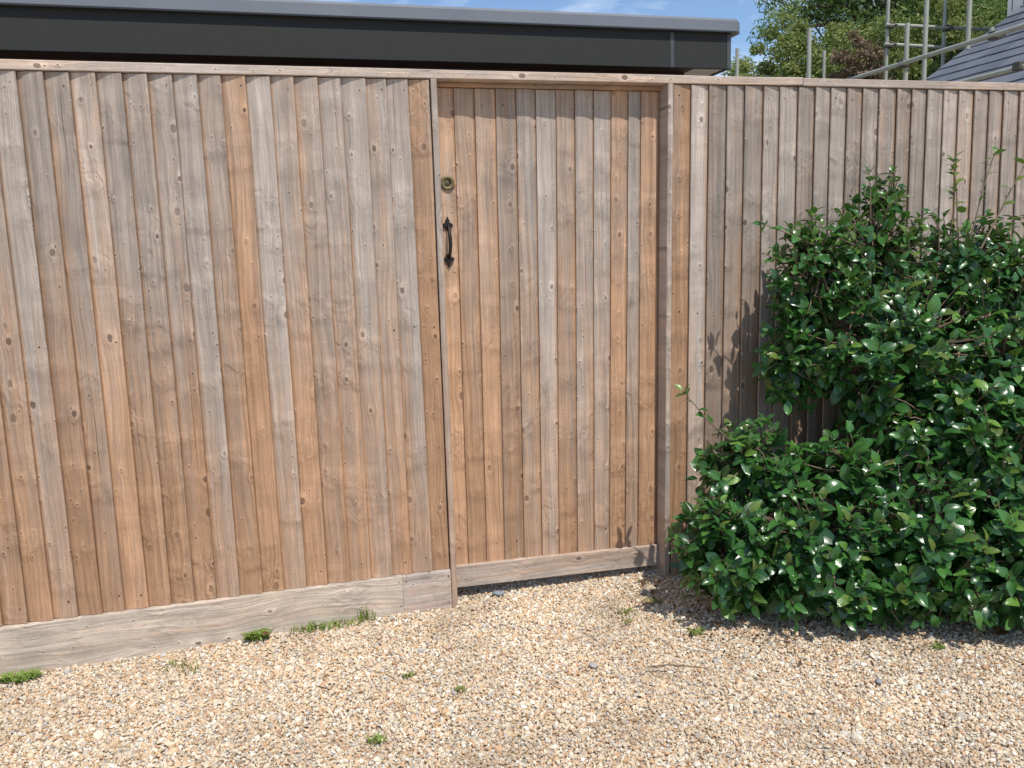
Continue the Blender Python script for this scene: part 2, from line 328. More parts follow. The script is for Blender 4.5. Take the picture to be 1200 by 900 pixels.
def ground_mat():
    t = NT('gravel_bed'); pos = t.n('NewGeometry').outputs['Position']
    vo = t.n('TexVoronoi'); t.put(vo.inputs['Vector'], pos); vo.inputs['Scale'].default_value = 85.0
    r = t.sep(vo.outputs['Color'])[0]; c = t.ramp(r, STONE)
    far = t.step(t.ma('ABSOLUTE', t.sep(pos)[1]), 3.0, 7.0)
    edge = t.step(vo.outputs['Distance'], 0.35, 0.75, 1.0, 0.6)
    c = t.mix(1.0, c, t.xyz(edge, edge, edge), 'MULTIPLY')
    grass = t.mix(t.noise(pos, 3.0, 6.0), (0.05, 0.08, 0.02), (0.10, 0.12, 0.04))
    c = t.mix(t.step(t.sep(pos)[1], 5.5, 6.5), t.mix(0.25, c, (0.50, 0.40, 0.29)), grass)
    t.bump(t.ma('SUBTRACT', 1.0, vo.outputs['Distance']), 0.8, 0.01)
    return t.fin(c, 0.8, 0.25)
M['ground'] = ground_mat()

# ------------------------------------------------------------------ ground and gravel
def gz(x, y):
    return -0.024*min(1.6, max(0, .4-x)/1.3) + 0.010*mnoise.noise(Vector((x*1.3, y*1.3, 0.3))) + 0.005*mnoise.noise(Vector((x*5, y*5, 2.0)))
gm = MB(); N = 36; xs = [-4 + 9*i/N for i in range(N+1)]; ys = [-4 + 6*i/N for i in range(N+1)]
vs = [(x, y, -0.012 + gz(x, y)*(1 if 0 < i < N and 0 < j < N else 0)) for j, y in enumerate(ys) for i, x in enumerate(xs)]
gm.poly(vs, [(j*(N+1)+i, j*(N+1)+i+1, (j+1)*(N+1)+i+1, (j+1)*(N+1)+i) for j in range(N) for i in range(N)], True)
B = 400
gm.poly([(-4,-4,-.012),(5,-4,-.012),(5,2,-.012),(-4,2,-.012),(-B,-B,-.012),(B,-B,-.012),(B,B,-.012),(-B,B,-.012)],
        [(4,5,1,0),(5,6,2,1),(6,7,3,2),(7,4,0,3)])
g = gm.build('gravel_ground', M['ground']); g['kind'] = 'structure'

def stones():
    t = (1+5**.5)/2
    iv = np.array([(-1,t,0),(1,t,0),(-1,-t,0),(1,-t,0),(0,-1,t),(0,1,t),(0,-1,-t),(0,1,-t),(t,0,-1),(t,0,1),(-t,0,-1),(-t,0,1)])/math.hypot(1, t)
    jf = np.array([(0,11,5),(0,5,1),(0,1,7),(0,7,10),(0,10,11),(1,5,9),(5,11,4),(11,10,2),(10,7,6),(7,1,8),(3,9,4),(3,4,2),(3,2,6),(3,6,8),(3,8,9),(4,9,5),(2,4,11),(6,2,10),(8,6,7),(9,8,1)])
    n = 520000
    x = nr.uniform(-1.45, 3.15, n); y = nr.uniform(-1.85, 0.32, n)
    dx, dy = x - CAM.x, y - CAM.y
    d = dx*cf.x + dy*cf.y - CAM.z*cf.z; u = (dx*cr.x + dy*cr.y - CAM.z*cr.z)/d*1016; w = -(dx*cu.x + dy*cu.y - CAM.z*cu.z)/d*1016
    vis = (abs(u) < 690) & (w < 520)
    keep = ((y < -0.004) | ((x > 0.56) & (x < 1.43))) & (vis | (nr.rand(n) < 0.12)) & (nr.rand(n) < 0.62)
    x, y = x[keep], y[keep]; n = len(x)
    s = np.clip(np.exp(nr.normal(math.log(0.0034), 0.36, n)), 0.0022, 0.010)
    big = nr.rand(n) < 0.0006; s[big] = nr.uniform(0.010, 0.015, big.sum())
    z0 = np.array([gz(a, b) for a, b in zip(x, y)]) - 0.011 + nr.rand(n)*.0065 + s*0.2
    rnd = nr.beta(1.6, 1.5, n); odd = nr.rand(n) < .12; rnd[odd] = nr.rand(odd.sum())
    # square antiprism for the small ones, icosahedron for the large
    av = np.array([(math.cos(k*math.pi/2), math.sin(k*math.pi/2), .62) for k in range(4)] + [(math.cos(k*math.pi/2+math.pi/4), math.sin(k*math.pi/2+math.pi/4), -.62) for k in range(4)])
    af = [(0, 1, 2), (0, 2, 3), (4, 6, 5), (4, 7, 6)]
    for k in range(4): af += [(k, 4+k, (k+1) % 4), ((k+1) % 4, 4+k, 4+(k+1) % 4)]
    Vs, Fs, Rs, base = [], [], [], 0
    for sel, bv, bf in ((s < .0052, av, np.array(af)), (s >= .0052, iv, jf)):
        m = int(sel.sum()); nv = len(bv); ss = s[sel]
        sc3 = np.stack([nr.uniform(.8, 1.35, m), nr.uniform(.7, 1.1, m), nr.uniform(.5, .9, m)], 1) * ss[:, None]
        V = bv[None]*(1 + nr.normal(0, .16, (m, nv)))[..., None]*sc3[:, None, :]
        q = nr.normal(0, 1, (m, 4)); q[:, 1:3] *= 0.28; q /= np.linalg.norm(q, axis=1)[:, None]
        a, b, c, d4 = q.T
        Rm = np.empty((m, 3, 3))
        Rm[:,0,0]=1-2*(c*c+d4*d4); Rm[:,0,1]=2*(b*c-a*d4); Rm[:,0,2]=2*(b*d4+a*c)
        Rm[:,1,0]=2*(b*c+a*d4); Rm[:,1,1]=1-2*(b*b+d4*d4); Rm[:,1,2]=2*(c*d4-a*b)
        Rm[:,2,0]=2*(b*d4-a*c); Rm[:,2,1]=2*(c*d4+a*b); Rm[:,2,2]=1-2*(b*b+c*c)
        V = np.einsum('nij,nkj->nki', Rm, V) + np.stack([x[sel], y[sel], z0[sel]], 1)[:, None, :]
        Vs.append(V.reshape(-1, 3)); Fs.append((bf[None] + base + nv*np.arange(m)[:, None, None]).reshape(-1, 3)); Rs.append(np.repeat(rnd[sel], nv)); base += nv*m
    me = np_mesh('gravel', np.concatenate(Vs), np.concatenate(Fs), M['stone'], False, {'rnd': np.concatenate(Rs)})
    o = link('gravel', me); tag(o, 'loose cream and tan flint gravel in front of the fence', 'gravel', kind='stuff')
    print('stones', n, 'tris', len(me.polygons))
stones()

# ------------------------------------------------------------------ fence
LEFT = [(-0.6855,-0.6828),(-0.611,-0.6084),(-0.54,-0.541),(-0.4668,-0.4672),(-0.3925,-0.3953),(-0.3208,-0.3222),(-0.248,-0.2511),(-0.1742,-0.1761),(-0.1045,-0.0997),(-0.0299,-0.0303),(0.0457,0.0462),(0.1185,0.1192),(0.1949,0.1962),(0.2683,0.2713),(0.3483,0.3469),(0.4154,0.4145),(0.4877,0.4927),(0.5600,0.5540)]
LT = [(.08,1.05),(.35,.88),(.32,.92),(.38,1.12),(.34,.94),(.30,.95),(.34,.96),(.05,1.04),(.42,.95),(.78,1.03),(.10,1.10),(.48,1.04),(.30,.98),(.26,1.04),(.08,1.05),(.34,1.02),(.04,1.03),(.85,.92)]
GATE = [(0.5860,0.5800),(0.6562,0.639),(0.7296,0.7093),(0.8061,0.7785),(0.8803,0.856),(0.9524,0.9273),(1.0286,0.9955),(1.0993,1.0705),(1.1708,1.1388),(1.2399,1.2024),(1.3064,1.2668),(1.3568,1.3214),(1.4313,1.4042)]
GT = [(.82,1.16),(.62,.97),(.72,1.06),(.42,.86),(.32,.96),(.12,1.10),(.48,.94),(.18,1.0),(.15,1.04),(.88,1.02),(.16,.98),(.80,1.0)]
RT_X = [1.4545,1.5282,1.5995,1.6735,1.7473,1.8256,1.8939,1.9731,2.0468,2.115,2.1866,2.2571,2.3312,2.4124,2.4815,2.5534,2.6321,2.7036,2.779,2.8529,2.9246,3.0043]
RTT = [(.88,.86),(.0,1.16),(.30,.78),(.30,.90),(.36,.84),(.10,1.0),(.05,1.0),(.36,.86),(.20,.98),(.10,1.02),(.40,.84),(.20,.93),(.36,.88),(.36,.88),(.30,.88),(.05,.98),(.16,1.08),(.36,1.04),(.36,.90),(.34,.92),(.30,.88)]

def plank(parent, xt0, xt1, xb0, xb1, thick, y0, z0, z1, tone, bright, fade, mat=None, relief=1.0):
    """feather-edge board; xt/xb = visible left and right edges at z=1.85 and z=0; thick = 'L' or 'R' side standing proud"""
    nseg = 16; prof = []
    w = 1.0
    # u across the visible face 0 (thin) .. 1 (thick), y of the front
    pf = [(-0.13, 0.0150), (-0.02, 0.0128), (0.16, 0.0105), (0.3, 0.0085), (0.62, 0.0045), (0.90, 0.0010), (0.90, 0.0010), (0.975, 0.0004), (1.0, 0.0022), (1.0, 0.0088), (0.0, 0.0190), (-0.13, 0.0200)]
    ox = (xb0+xb1)/2; s1 = rng.uniform(0, 50); cup = rng.uniform(-.0010, .0034)*-1
    vs = []; eg = []
    zt = z1 - rng.uniform(0, .002); zb = z0
    for i in range(nseg+1):
        z = zb + (zt-zb)*i/nseg; k = z/1.85
        a0, a1 = xb0+(xt0-xb0)*k, xb1+(xt1-xb1)*k
        jt = 0.0013*mnoise.noise(Vector((s1, z*2.2, 1))) + .0004*mnoise.noise(Vector((s1, z*14, 3)))
        yw = 0.0012*mnoise.noise(Vector((s1+9, z*1.4, 1)))
        for u, y in pf:
            uu = u if thick == 'R' else 1-u
            x = a0 + (a1-a0)*uu
            if u >= .9: x += jt
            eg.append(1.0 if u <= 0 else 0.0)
            vs.append((x-ox, y0 + (y if y > .0129 else y*relief) + yw*(u > .2) + cup*math.sin(min(max(u,0),1)*math.pi)*(y < .009 and u < 1), z))
    n = len(pf); fs = []; smf = []
    for i in range(nseg):
        for k in range(n):
            if k == 5: continue                     # smooth face and arris keep separate vertices
            a, b = i*n+k, i*n+(k+1) % n; q = (a, b, b+n, a+n)
            fs.append(q if thick == 'R' else q[::-1]); smf.append(k < 5)
    nb = len(vs); vs += vs[:n] + vs[nseg*n:nseg*n+n]; eg += eg[:n] + eg[nseg*n:nseg*n+n]
    top = tuple(nb+n+k for k in range(n)); bot = tuple(nb+k for k in range(n-1, -1, -1))
    fs += [top, bot] if thick == 'R' else [top[::-1], bot[::-1]]
    me = bpy.data.meshes.new('plank'); me.from_pydata(vs, [], fs); me.update()
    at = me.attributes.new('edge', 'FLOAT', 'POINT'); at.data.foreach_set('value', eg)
    me.polygons.foreach_set('use_smooth', smf + [False, False])
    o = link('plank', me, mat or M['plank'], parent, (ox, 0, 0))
    o.color = (tone, (1+(bright-1)*1.35)/2, fade, 1)
    return o

fence = empty('wooden_fence', (0, 0, 0))
tag(fence, 'weathered feather-edge board fence either side of the gate under a pale capping rail', 'fence')
nail_m, gnail_m = MB(), MB()
def nail(mb, x, z, y, r=0.0025):
    x += rng.uniform(-.004, .004); z += rng.uniform(-.006, .006)
    mb.tube([(x, y-0.0006, z), (x, y+.004, z)], r*rng.uniform(.7, 1.25), 6)

edges = [(LEFT[0][0]-.0735*k, LEFT[0][1]-.0735*k) for k in range(22, 0, -1)] + LEFT
tones = [(rng.uniform(.05, .6), rng.uniform(.9, 1.08)) for _ in range(21)] + [(.35, 1.0)] + LT
for i in range(len(edges)-1):
    tn, br = tones[i+1]
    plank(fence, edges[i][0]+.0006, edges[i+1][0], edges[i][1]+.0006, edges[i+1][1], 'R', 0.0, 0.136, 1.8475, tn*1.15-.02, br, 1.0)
    for z in (1.812, 1.02, 0.185): nail(nail_m, edges[i+1][0]-.017, z, .0025)
redge = [(x, x - .028 + .038*min(1, (x-1.46)/1.5)) for x in RT_X] + [(3.0043+.074*k, 3.0143+.074*k) for k in range(1, 22)]
rtone = RTT + [(rng.uniform(.05, .6), rng.uniform(.88, 1.03)) for _ in range(30)]
for i in range(len(redge)-1):
    tn, br = rtone[i]
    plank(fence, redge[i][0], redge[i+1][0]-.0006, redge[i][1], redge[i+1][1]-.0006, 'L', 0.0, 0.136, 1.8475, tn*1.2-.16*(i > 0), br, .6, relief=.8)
    for z in (1.805, 1.02, 0.185): nail(nail_m, redge[i][0]+.020, z, .0025)

def rail(name, parent, a, b, tone, bright, bev=.002, sag=0.0, segs=1, mat='rail', zj=None):
    """long board or rail with slightly wandering arrises"""
    x0, y0, z0 = a; x1, y1, z1 = b; m = MB(); s1 = rng.uniform(0, 60)
    n = max(1, segs); ring = []
    for i in range(n+1):
        x = x0+(x1-x0)*i/n; dz = sag*i/n; w = .0014*mnoise.noise(Vector((s1, x*2, 0))) if n > 1 else 0
        if zj: dz += zj(x)
        yy = .0008*mnoise.noise(Vector((s1+7, x*3, 0))) if n > 1 else 0
        e = bev
        ring.append([(x,y0+e+yy,z0+dz),(x,y0+yy,z0+e+dz),(x,y0+yy,z1-e+dz+w),(x,y0+e+yy,z1+dz+w),(x,y1-e,z1+dz+w),(x,y1,z1-e+dz+w),(x,y1,z0+e+dz),(x,y1-e,z0+dz)])
    vs = [p for r_ in ring for p in r_]
    fs = [(i*8+(k+1) % 8, i*8+k, (i+1)*8+k, (i+1)*8+(k+1) % 8)[::-1] for i in range(n) for k in range(8)]
    fs += [tuple(range(8)), tuple(n*8+k for k in range(7, -1, -1))]
    m.poly(vs, [f[::-1] for f in fs]); o = m.build(name, M[mat], parent, (x0, 0, z0))
    o.color = (tone, bright/2, 0, 1); return o
# capping rail in two lengths that meet beyond the gate
c1 = rail('capping_rail', fence, (-2.3, -.0035, 1.850), (1.985, .072, 1.8785), .12, 1.30, mat='cap', segs=60, zj=lambda x: .003*max(0, (x-1.7)/.28))
c2 = rail('capping_rail', fence, (1.988, -.0030, 1.8505), (4.55, .070, 1.8800), .12, 1.08, mat='cap', segs=40)
rail('gravel_board', fence, (-2.3, -.013, -.06), (.3795, .012, .1345), -.25, 1.12, segs=40, mat='gboard')['label'] = 'silvery grey gravel board along the foot of the left fence'
rail('gravel_board', fence, (.3805, -.012, -.06), (.5555, .012, .1345), .05, 1.25, segs=3)['label'] = 'short tan gravel board next to the gate'
rail('gravel_board', fence, (1.4345, -.012, -.06), (4.55, .012, .1345), .75, .95, segs=40)['label'] = 'tan gravel board behind the shrub'
for (x, z) in ((.369, .118), (.392, .118), (.548, .118), (.548, .02), (.369, .02), (1.455, .118), (1.455, .02)): nail(nail_m, x, z, -.0135, .0022)
def jamb(x0t, x1t, x0b, x1b, y0, y1, z0, z1, tone, br):
    m = MB(); k0, k1 = z0/1.85, z1/1.85; n = 12; vs = []
    ox = x0b; s1 = rng.uniform(0, 9)
    for i in range(n+1):
        z = z0+(z1-z0)*i/n; k = z/1.85; j = .0008*mnoise.noise(Vector((s1, z*3, 0)))
        a, b = x0b+(x0t-x0b)*k+j, x1b+(x1t-x1b)*k+j; e = .0015
        vs += [(a+e,y0,z),(b-e,y0,z),(b,y0+e,z),(b,y1,z),(a,y1,z),(a,y0+e,z)]
    fs = [(i*6+k, i*6+(k+1) % 6, (i+1)*6+(k+1) % 6, (i+1)*6+k) for i in range(n) for k in range(6)]
    fs += [tuple(range(5, -1, -1)), tuple(n*6+k for k in range(6))]
    m.poly(vs, fs); o = m.build('gate_jamb', M['plank'], fence, (ox, 0, 0)); o.color = (tone, br/2, .5, 1)
jamb(.5645, .5850, .5582, .5790, -.005, .13, -.03, 1.849, .22, .94)
jamb(1.4315, 1.4520, 1.4050, 1.4255, -.005, .13, -.03, 1.849, .02, 1.05)
hd = rail('gate_header', fence, (.5855, .052, 1.8335), (1.4305, .12, 1.8490), .75, .80)
for z in (.42, 1.03, 1.70):
    rail('back_rail', fence, (-2.3, .022, z), (.5565, .062, z+.075), .5, .8); rail('back_rail', fence, (1.459, .022, z), (4.55, .062, z+.075), .5, .8)
for x in (-2.2, -.85, .490, 1.470, 2.9, 4.4):
    m = MB(); m.box((x, .063, -.05), (x+.095, .158, 1.835)); o = m.build('fence_post', M['plank'], fence, (x, 0, 0)); o.color = (.5, .45, 0, 1)
nm = nail_m.build('nails', M['nail'], fence); nm['kind'] = 'stuff'

# ------------------------------------------------------------------ gate
GY = .060
gate = empty('garden_gate', (1.42, GY, 0))
tag(gate, 'closed timber garden gate set back in the fence, with black pull handle and brass lock', 'gate')
for i in range(12):
    (t0, b0), (t1, b1) = GATE[i], GATE[i+1]; tn, br = GT[i]
    o = plank(gate, t0, t1-.0006, b0, b1-.0006, 'L', GY, .123-.015*i/11, 1.8325, tn*1.15+.0, br, .7, relief=.45)
    for z in (1.775, .19): nail(gnail_m, t0+.022, z, GY+.003)
rail('bottom_rail', gate, (.585, GY-.012, .040), (1.4035, GY+.018, .1235), .15, 1.15, segs=12, sag=-.0175)
rail('back_rail', gate, (.60, GY+.021, 1.55), (1.40, GY+.06, 1.64), .5, .8); rail('back_rail', gate, (.60, GY+.021, .25), (1.38, GY+.06, .34), .5, .8)
gn = gnail_m.build('nails', M['nail'], gate); gn['kind'] = 'stuff'
# brass lock barrel in a turned ring
lx, lz = .6195, 1.5126; ly = GY+.0015
lock = empty('gate_lock', (lx, ly, lz)); lock.parent = gate; lock.location = Vector((lx, ly, lz)) - gate.location
def lathe(mb, cx, cz, yb, prof, n=28, ecc=(0, 0)):
    rings = []
    for k, (r_, y) in enumerate(prof):
        rings.append([(cx + r_*math.cos(2*math.pi*i/n), yb - y, cz + r_*math.sin(2*math.pi*i/n)) for i in range(n)])
    vs = [p for q in rings for p in q]
    mb.poly(vs, [(k*n+i, k*n+(i+1) % n, (k+1)*n+(i+1) % n, (k+1)*n+i) for k in range(len(prof)-1) for i in range(n)], True)
m = MB(); lathe(m, lx, lz, ly, [(.0250, -.004), (.0252, .003), (.0238, .0055), (.020, .0065), (.0150, .0055), (.0128, .003), (.0122, -.002), (.0001, -.002)])
m.build('lock_ring', M['brass'], lock)
m = MB(); lathe(m, lx, lz-.0015, ly, [(.0088, -.003), (.0088, .0018), (.008, .0026), (.0001, .0026)]); m.box((lx-.0012, ly-.0034, lz-.0075), (lx+.0012, ly-.0024, lz+.004))
m.build('lock_barrel', M['brass_dark'], lock)
# black cast pull handle with trefoil ends
hx, hz0, hz1 = .6140, 1.228, 1.396
hd_ = empty('pull_handle', (hx, GY, hz0)); hd_.parent = gate; hd_.location = Vector((hx, GY, hz0)) - gate.location
def finial(zc, up):
    m = MB(); pts = []
    out = [(0, .034), (.0035, .026), (.0075, .019), (.006, .0135), (.0105, .0125), (.0155, .0095), (.0165, .003), (.013, -.0025), (.008, -.0015), (.0075, -.006), (.004, -.012), (0, -.014)]
    out = [(x*1.15, z*1.05) for x, z in out]; full = out + [(-x, z) for x, z in out[-2:0:-1]]
    n = len(full); f0 = [(hx+x, GY-.003, zc+up*z) for x, z in full]; f1 = [(hx+x*.86, GY-.0065, zc+up*z*.92) for x, z in full]; bk = [(hx+x, GY+.004, zc+up*z) for x, z in full]
    vs = bk+f0+f1; fs = []
    for a in (0, n):
        for k in range(n): fs.append((a+k, a+(k+1) % n, a+n+(k+1) % n, a+n+k))
    fs.append(tuple(range(2*n, 3*n)))
    if up < 0: pass
    else: fs = [f[::-1] for f in fs]
    m.poly(vs, fs)
    for sx in (-1, 1): m.tube([(hx+sx*.0105, GY-.0055, zc+up*.005), (hx+sx*.0105, GY-.0085, zc+up*.005)], [.0042, .0028], 10)
    m.build('finial', M['iron'], hd_)
finial(hz1-.034, 1); finial(hz0+.026, -1)
m = MB(); pts = []; rr = []
for i in range(17):
    u = i/16; z = hz0+.022 + (hz1-.028-hz0-.022)*u; b = math.sin(u*math.pi)**.6
    pts.append((hx + .0015*math.sin(u*3), GY-.006-.024*b, z)); rr.append(.0040+.0026*math.sin(u*math.pi)**1.2)
m.tube(pts, rr, 12); m.build('grip', M['iron'], hd_)

# ------------------------------------------------------------------ flat roofed building behind the fence
bd = empty('flat_roof_building', (0, .93, 0)); tag(bd, 'flat roofed outbuilding with grey roof edge and charcoal fascia behind the fence', 'building')
m = MB()
# rounded roof trim with a turned corner
tp = [(0.0, 2.268), (-.030, 2.266), (-.034, 2.272), (-.032, 2.318), (-.022, 2.330), (.0, 2.333), (.20, 2.338)]
def trim_ring(x, k):   # k: outward offset factor
    return [(x, .932 + y, z) for y, z in tp]
xsr = [-3.2, 0, 2.225]; vs = []
for x in xsr: vs += trim_ring(x, 0)
vs += [(2.225+.0 - y if y < 0 else 2.225, .932, z) for y, z in tp] + [(2.225 - y if y < 0 else 2.225, 5.0, z) for y, z in tp]
n = len(tp); fs = [(i*n+k+1, i*n+k, (i+1)*n+k, (i+1)*n+k+1) for i in range(4) for k in range(n-1)]
m.poly(vs, [f[::-1] for f in fs], False)
m.build('roof_trim', M['trim'], bd)
m = MB(); m.box((-3.2, .935, 2.290), (2.222, 5.0, 2.331)); m.build('roof_deck', M['trim'], bd)
m = MB(); m.box((-3.2, .925, 2.103), (2.205, .945, 2.275), .003); m.build('fascia', M['fascia'], bd)
m = MB(); m.box((2.185, .946, 2.103), (2.205, 5.0, 2.275), .002); m.build('fascia', M['fascia'], bd)
m = MB(); m.box((1.890, .9225, 2.1045), (1.909, .9275, 2.262), .001); m.build('fascia_joint', M['strip'], bd)
m = MB(); m.box((2.187, .9225, 2.1045), (2.2075, .9275, 2.262), .001); m.build('fascia_joint', M['strip'], bd)
m = MB(); m.box((-3.2, .9455, 2.107), (2.03, 1.20, 2.116)); m.build('soffit', M['soffit_dark'], bd)
for k in range(6):
    m = MB(); m.box((2.0305, .946+k*.10, 2.107), (2.184, .946+k*.10+.094, 2.116)); m.build('soffit_board', M['soffit_pale'], bd)
m = MB(); m.box((2.0305, .946, 2.117), (2.184, 5.0, 2.122)); m.build('soffit_back', M['soffit_dark'], bd)
m = MB(); m.box((-3.2, 1.06, -.02), (2.03, 5.0, 2.106)); m.build('wall', M['soffit_dark'], bd)

# ------------------------------------------------------------------ slate roofed house, far right
A = Vector((7.126, 5.402, 2.980)); pit = .576; S = Vector((math.cos(pit), 0, math.sin(pit))); Nn = Vector((-math.sin(pit), 0, math.cos(pit))); Ed = Vector((0, -1, 0))
house = empty('slate_roof_house', (8.6, 3.5, 0)); tag(house, 'house with grey slate roof and rendered upper wall beyond the fence', 'house')
cw, ch = .30, .215
sl = MB(); sl.box((0, 0, 0), (cw-.004, ch*1.9, .009)); slm = bpy.data.meshes.new('slate')
slm.from_pydata([(v[0], v[1], v[2]) for v in sl.v], [], sl.f); slm.materials.append(M['slate']); slm.update()
tilt = math.atan2(.011, ch)
cnt = 0
for j in range(-5, 11):
    for i in range(0, 15):
        off = (0 if j % 2 else -.5*cw); e0 = off + i*cw
        if e0 > 4.2: continue
        o = bpy.data.objects.new('slate', slm); col.objects.link(o); o.parent = house
        p = A + S*(j*ch) + Ed*max(e0, 0) + Nn*(.014 + rng.uniform(0, .002))
        # local x -> Ed, y -> up slope tilted, z -> normal
        a_ = tilt + rng.uniform(-.006, .006)
        Y = S*math.cos(a_) - Nn*math.sin(a_); Z = S*math.sin(a_) + Nn*math.cos(a_); X = Y.cross(Z)
        # Ed is -y; make X follow Ed
        sx = cw/2 if e0 < 0 else cw
        mtx = Matrix(((X.x*(sx/cw), Y.x, Z.x, p.x), (X.y*(sx/cw), Y.y, Z.y, p.y), (X.z*(sx/cw), Y.z, Z.z, p.z), (0, 0, 0, 1)))
        if X.dot(Ed) < 0: mtx = mtx @ Matrix.Translation((-(cw), 0, 0))
        o.matrix_world = Matrix.Translation((0, 0, 0)) @ mtx
        o.matrix_basis = Matrix.Translation(-Vector(house.location)) @ mtx; cnt += 1
m = MB()
a0, a1 = A + S*(-5*ch-.05), A + S*(11*ch+.1)
q = [a0, a0+Ed*4.3, a1+Ed*4.3, a1]; m.poly([tuple(v - Nn*.004) for v in q] + [tuple(v - Nn*.10) for v in q], [(0,1,2,3),(7,6,5,4),(0,4,5,1),(1,5,6,2),(2,6,7,3),(3,7,4,0)]); m.build('roof_deck', M['lead'], house)
m = MB(); m.box((6.45, 1.25, -.02), (10.2, 5.35, 2.2)); m.build('wall', M['render'], house)
m = MB(); c4 = [(8.27, 5.47), (11.5, 5.47), (13.2, 8.6), (11.35, 8.6)]; m.poly([(x, y, z) for z in (-.02, 6.4) for x, y in c4], [(3,2,1,0),(4,5,6,7),(0,1,5,4),(1,2,6,5),(2,3,7,6),(3,0,4,7)]); up = m.build('upper_wall', M['render'], house)
m = MB(); m.box((8.495, 5.42, 3.70), (8.535, 5.469, 5.0), .004); m.box((9.5, 5.42, 3.70), (9.545, 5.469, 5.0), .004); m.box((8.536, 5.425, 3.70), (9.499, 5.469, 3.745)); m.box((8.536, 5.425, 4.96), (9.499, 5.469, 5.0)); fr = m.build('window_frame', M['white_frame'], house)
m = MB(); m.box((8.536, 5.44, 3.746), (9.499, 5.468, 4.959)); m.build('window_pane', M['glass'], fr)
m = MB(); m.box((8.40, 5.405, 3.63), (9.7, 5.4695, 3.695), .004); m.build('lead_sill', M['lead'], house)
# wall top-left lighter corbel
m = MB(); m.poly([(8.33,5.455,3.80),(8.49,5.455,4.12),(8.49,5.455,4.6),(8.33,5.455,4.6),(8.33,5.4695,3.80),(8.49,5.4695,4.12),(8.49,5.4695,4.6),(8.33,5.4695,4.6)], [(0,1,2,3),(0,4,5,1),(1,5,6,2),(2,6,7,3),(3,7,4,0)]); m.build('wall_panel', M['render'], house)

# ------------------------------------------------------------------ scaffolding
scf = empty('scaffolding', (7.0, 5.0, 0)); tag(scf, 'steel tube scaffolding of standards and rails beside the slate roof', 'scaffolding')
def tube(a, b, parent=scf, r=.0215, name='scaffold_tube'):
    m = MB(); m.tube([a, (Vector(a)+Vector(b))/2, b], r, 12); return m.build(name, M['galv'], parent, a)
def coup(p):
    m = MB(); x, y, z = p; m.box((x-.04, y-.045, z-.035), (x+.04, y+.035, z+.035), .012); m.tube([(x+.03, y-.05, z), (x+.06, y-.05, z)], .012, 6); m.build('coupler', M['coupler'], scf, p)
Dx, Gx, yb = (7.4534, 6.427), (8.535, 6.427), 6.427
tube((7.42, 6.427, 0), (7.45, 6.427, 6.2)); tube((8.25, 6.427, 0), (8.275, 6.427, 6.2))
tube((5.955, 4.281, 0), (5.961, 4.281, 3.2807))
tube((6.083, 4.184, 0), (6.088, 4.184, 6.0)); tube((6.354, 3.949, 2.98), (6.357, 3.949, 6.0))
tube((7.37, 6.375, 3.832), (9.2, 6.375, 3.822)); tube((7.36, 6.375, 3.608), (8.75, 6.375, 3.585))
tube((5.905, 5.35, 2.911), (5.905, 1.4, 2.911)); tube((6.047, 4.15, 2.6277), (6.047, 1.6, 2.6277))
tube((6.906, 4.2545, 3.14), (6.906, 4.2545, 3.27)); 
for p in ((7.452, 6.40, 3.83), (8.27, 6.40, 3.826), (7.451, 6.40, 3.607), (8.27, 6.40, 3.59), (5.93, 4.281, 2.911), (5.93, 3.2, 2.911), (6.047, 3.05, 2.64)): coup(p)
for (x, y, z, lab) in ((5.2634, 4.8106, 3.3397, 'tallest bare scaffold pole rising above the fence in front of the trees'), (7.4394, 7.6833, 3.8266, 'thin scaffold pole beside the tallest bare one'), (5.4797, 6.5604, 3.5434, 'scaffold pole next to the corner of the flat roof')):
    m = MB(); m.tube([(x, y, 0), (x, y, z/2), (x, y, z)], .0215, 12); m.tube([(x, y, z-.004), (x, y, z)], .0225, 12)
    tag(m.build('scaffold_pole', M['galv'], None, (x, y, 0)), lab, 'scaffold pole', 'bare scaffold poles above the fence')

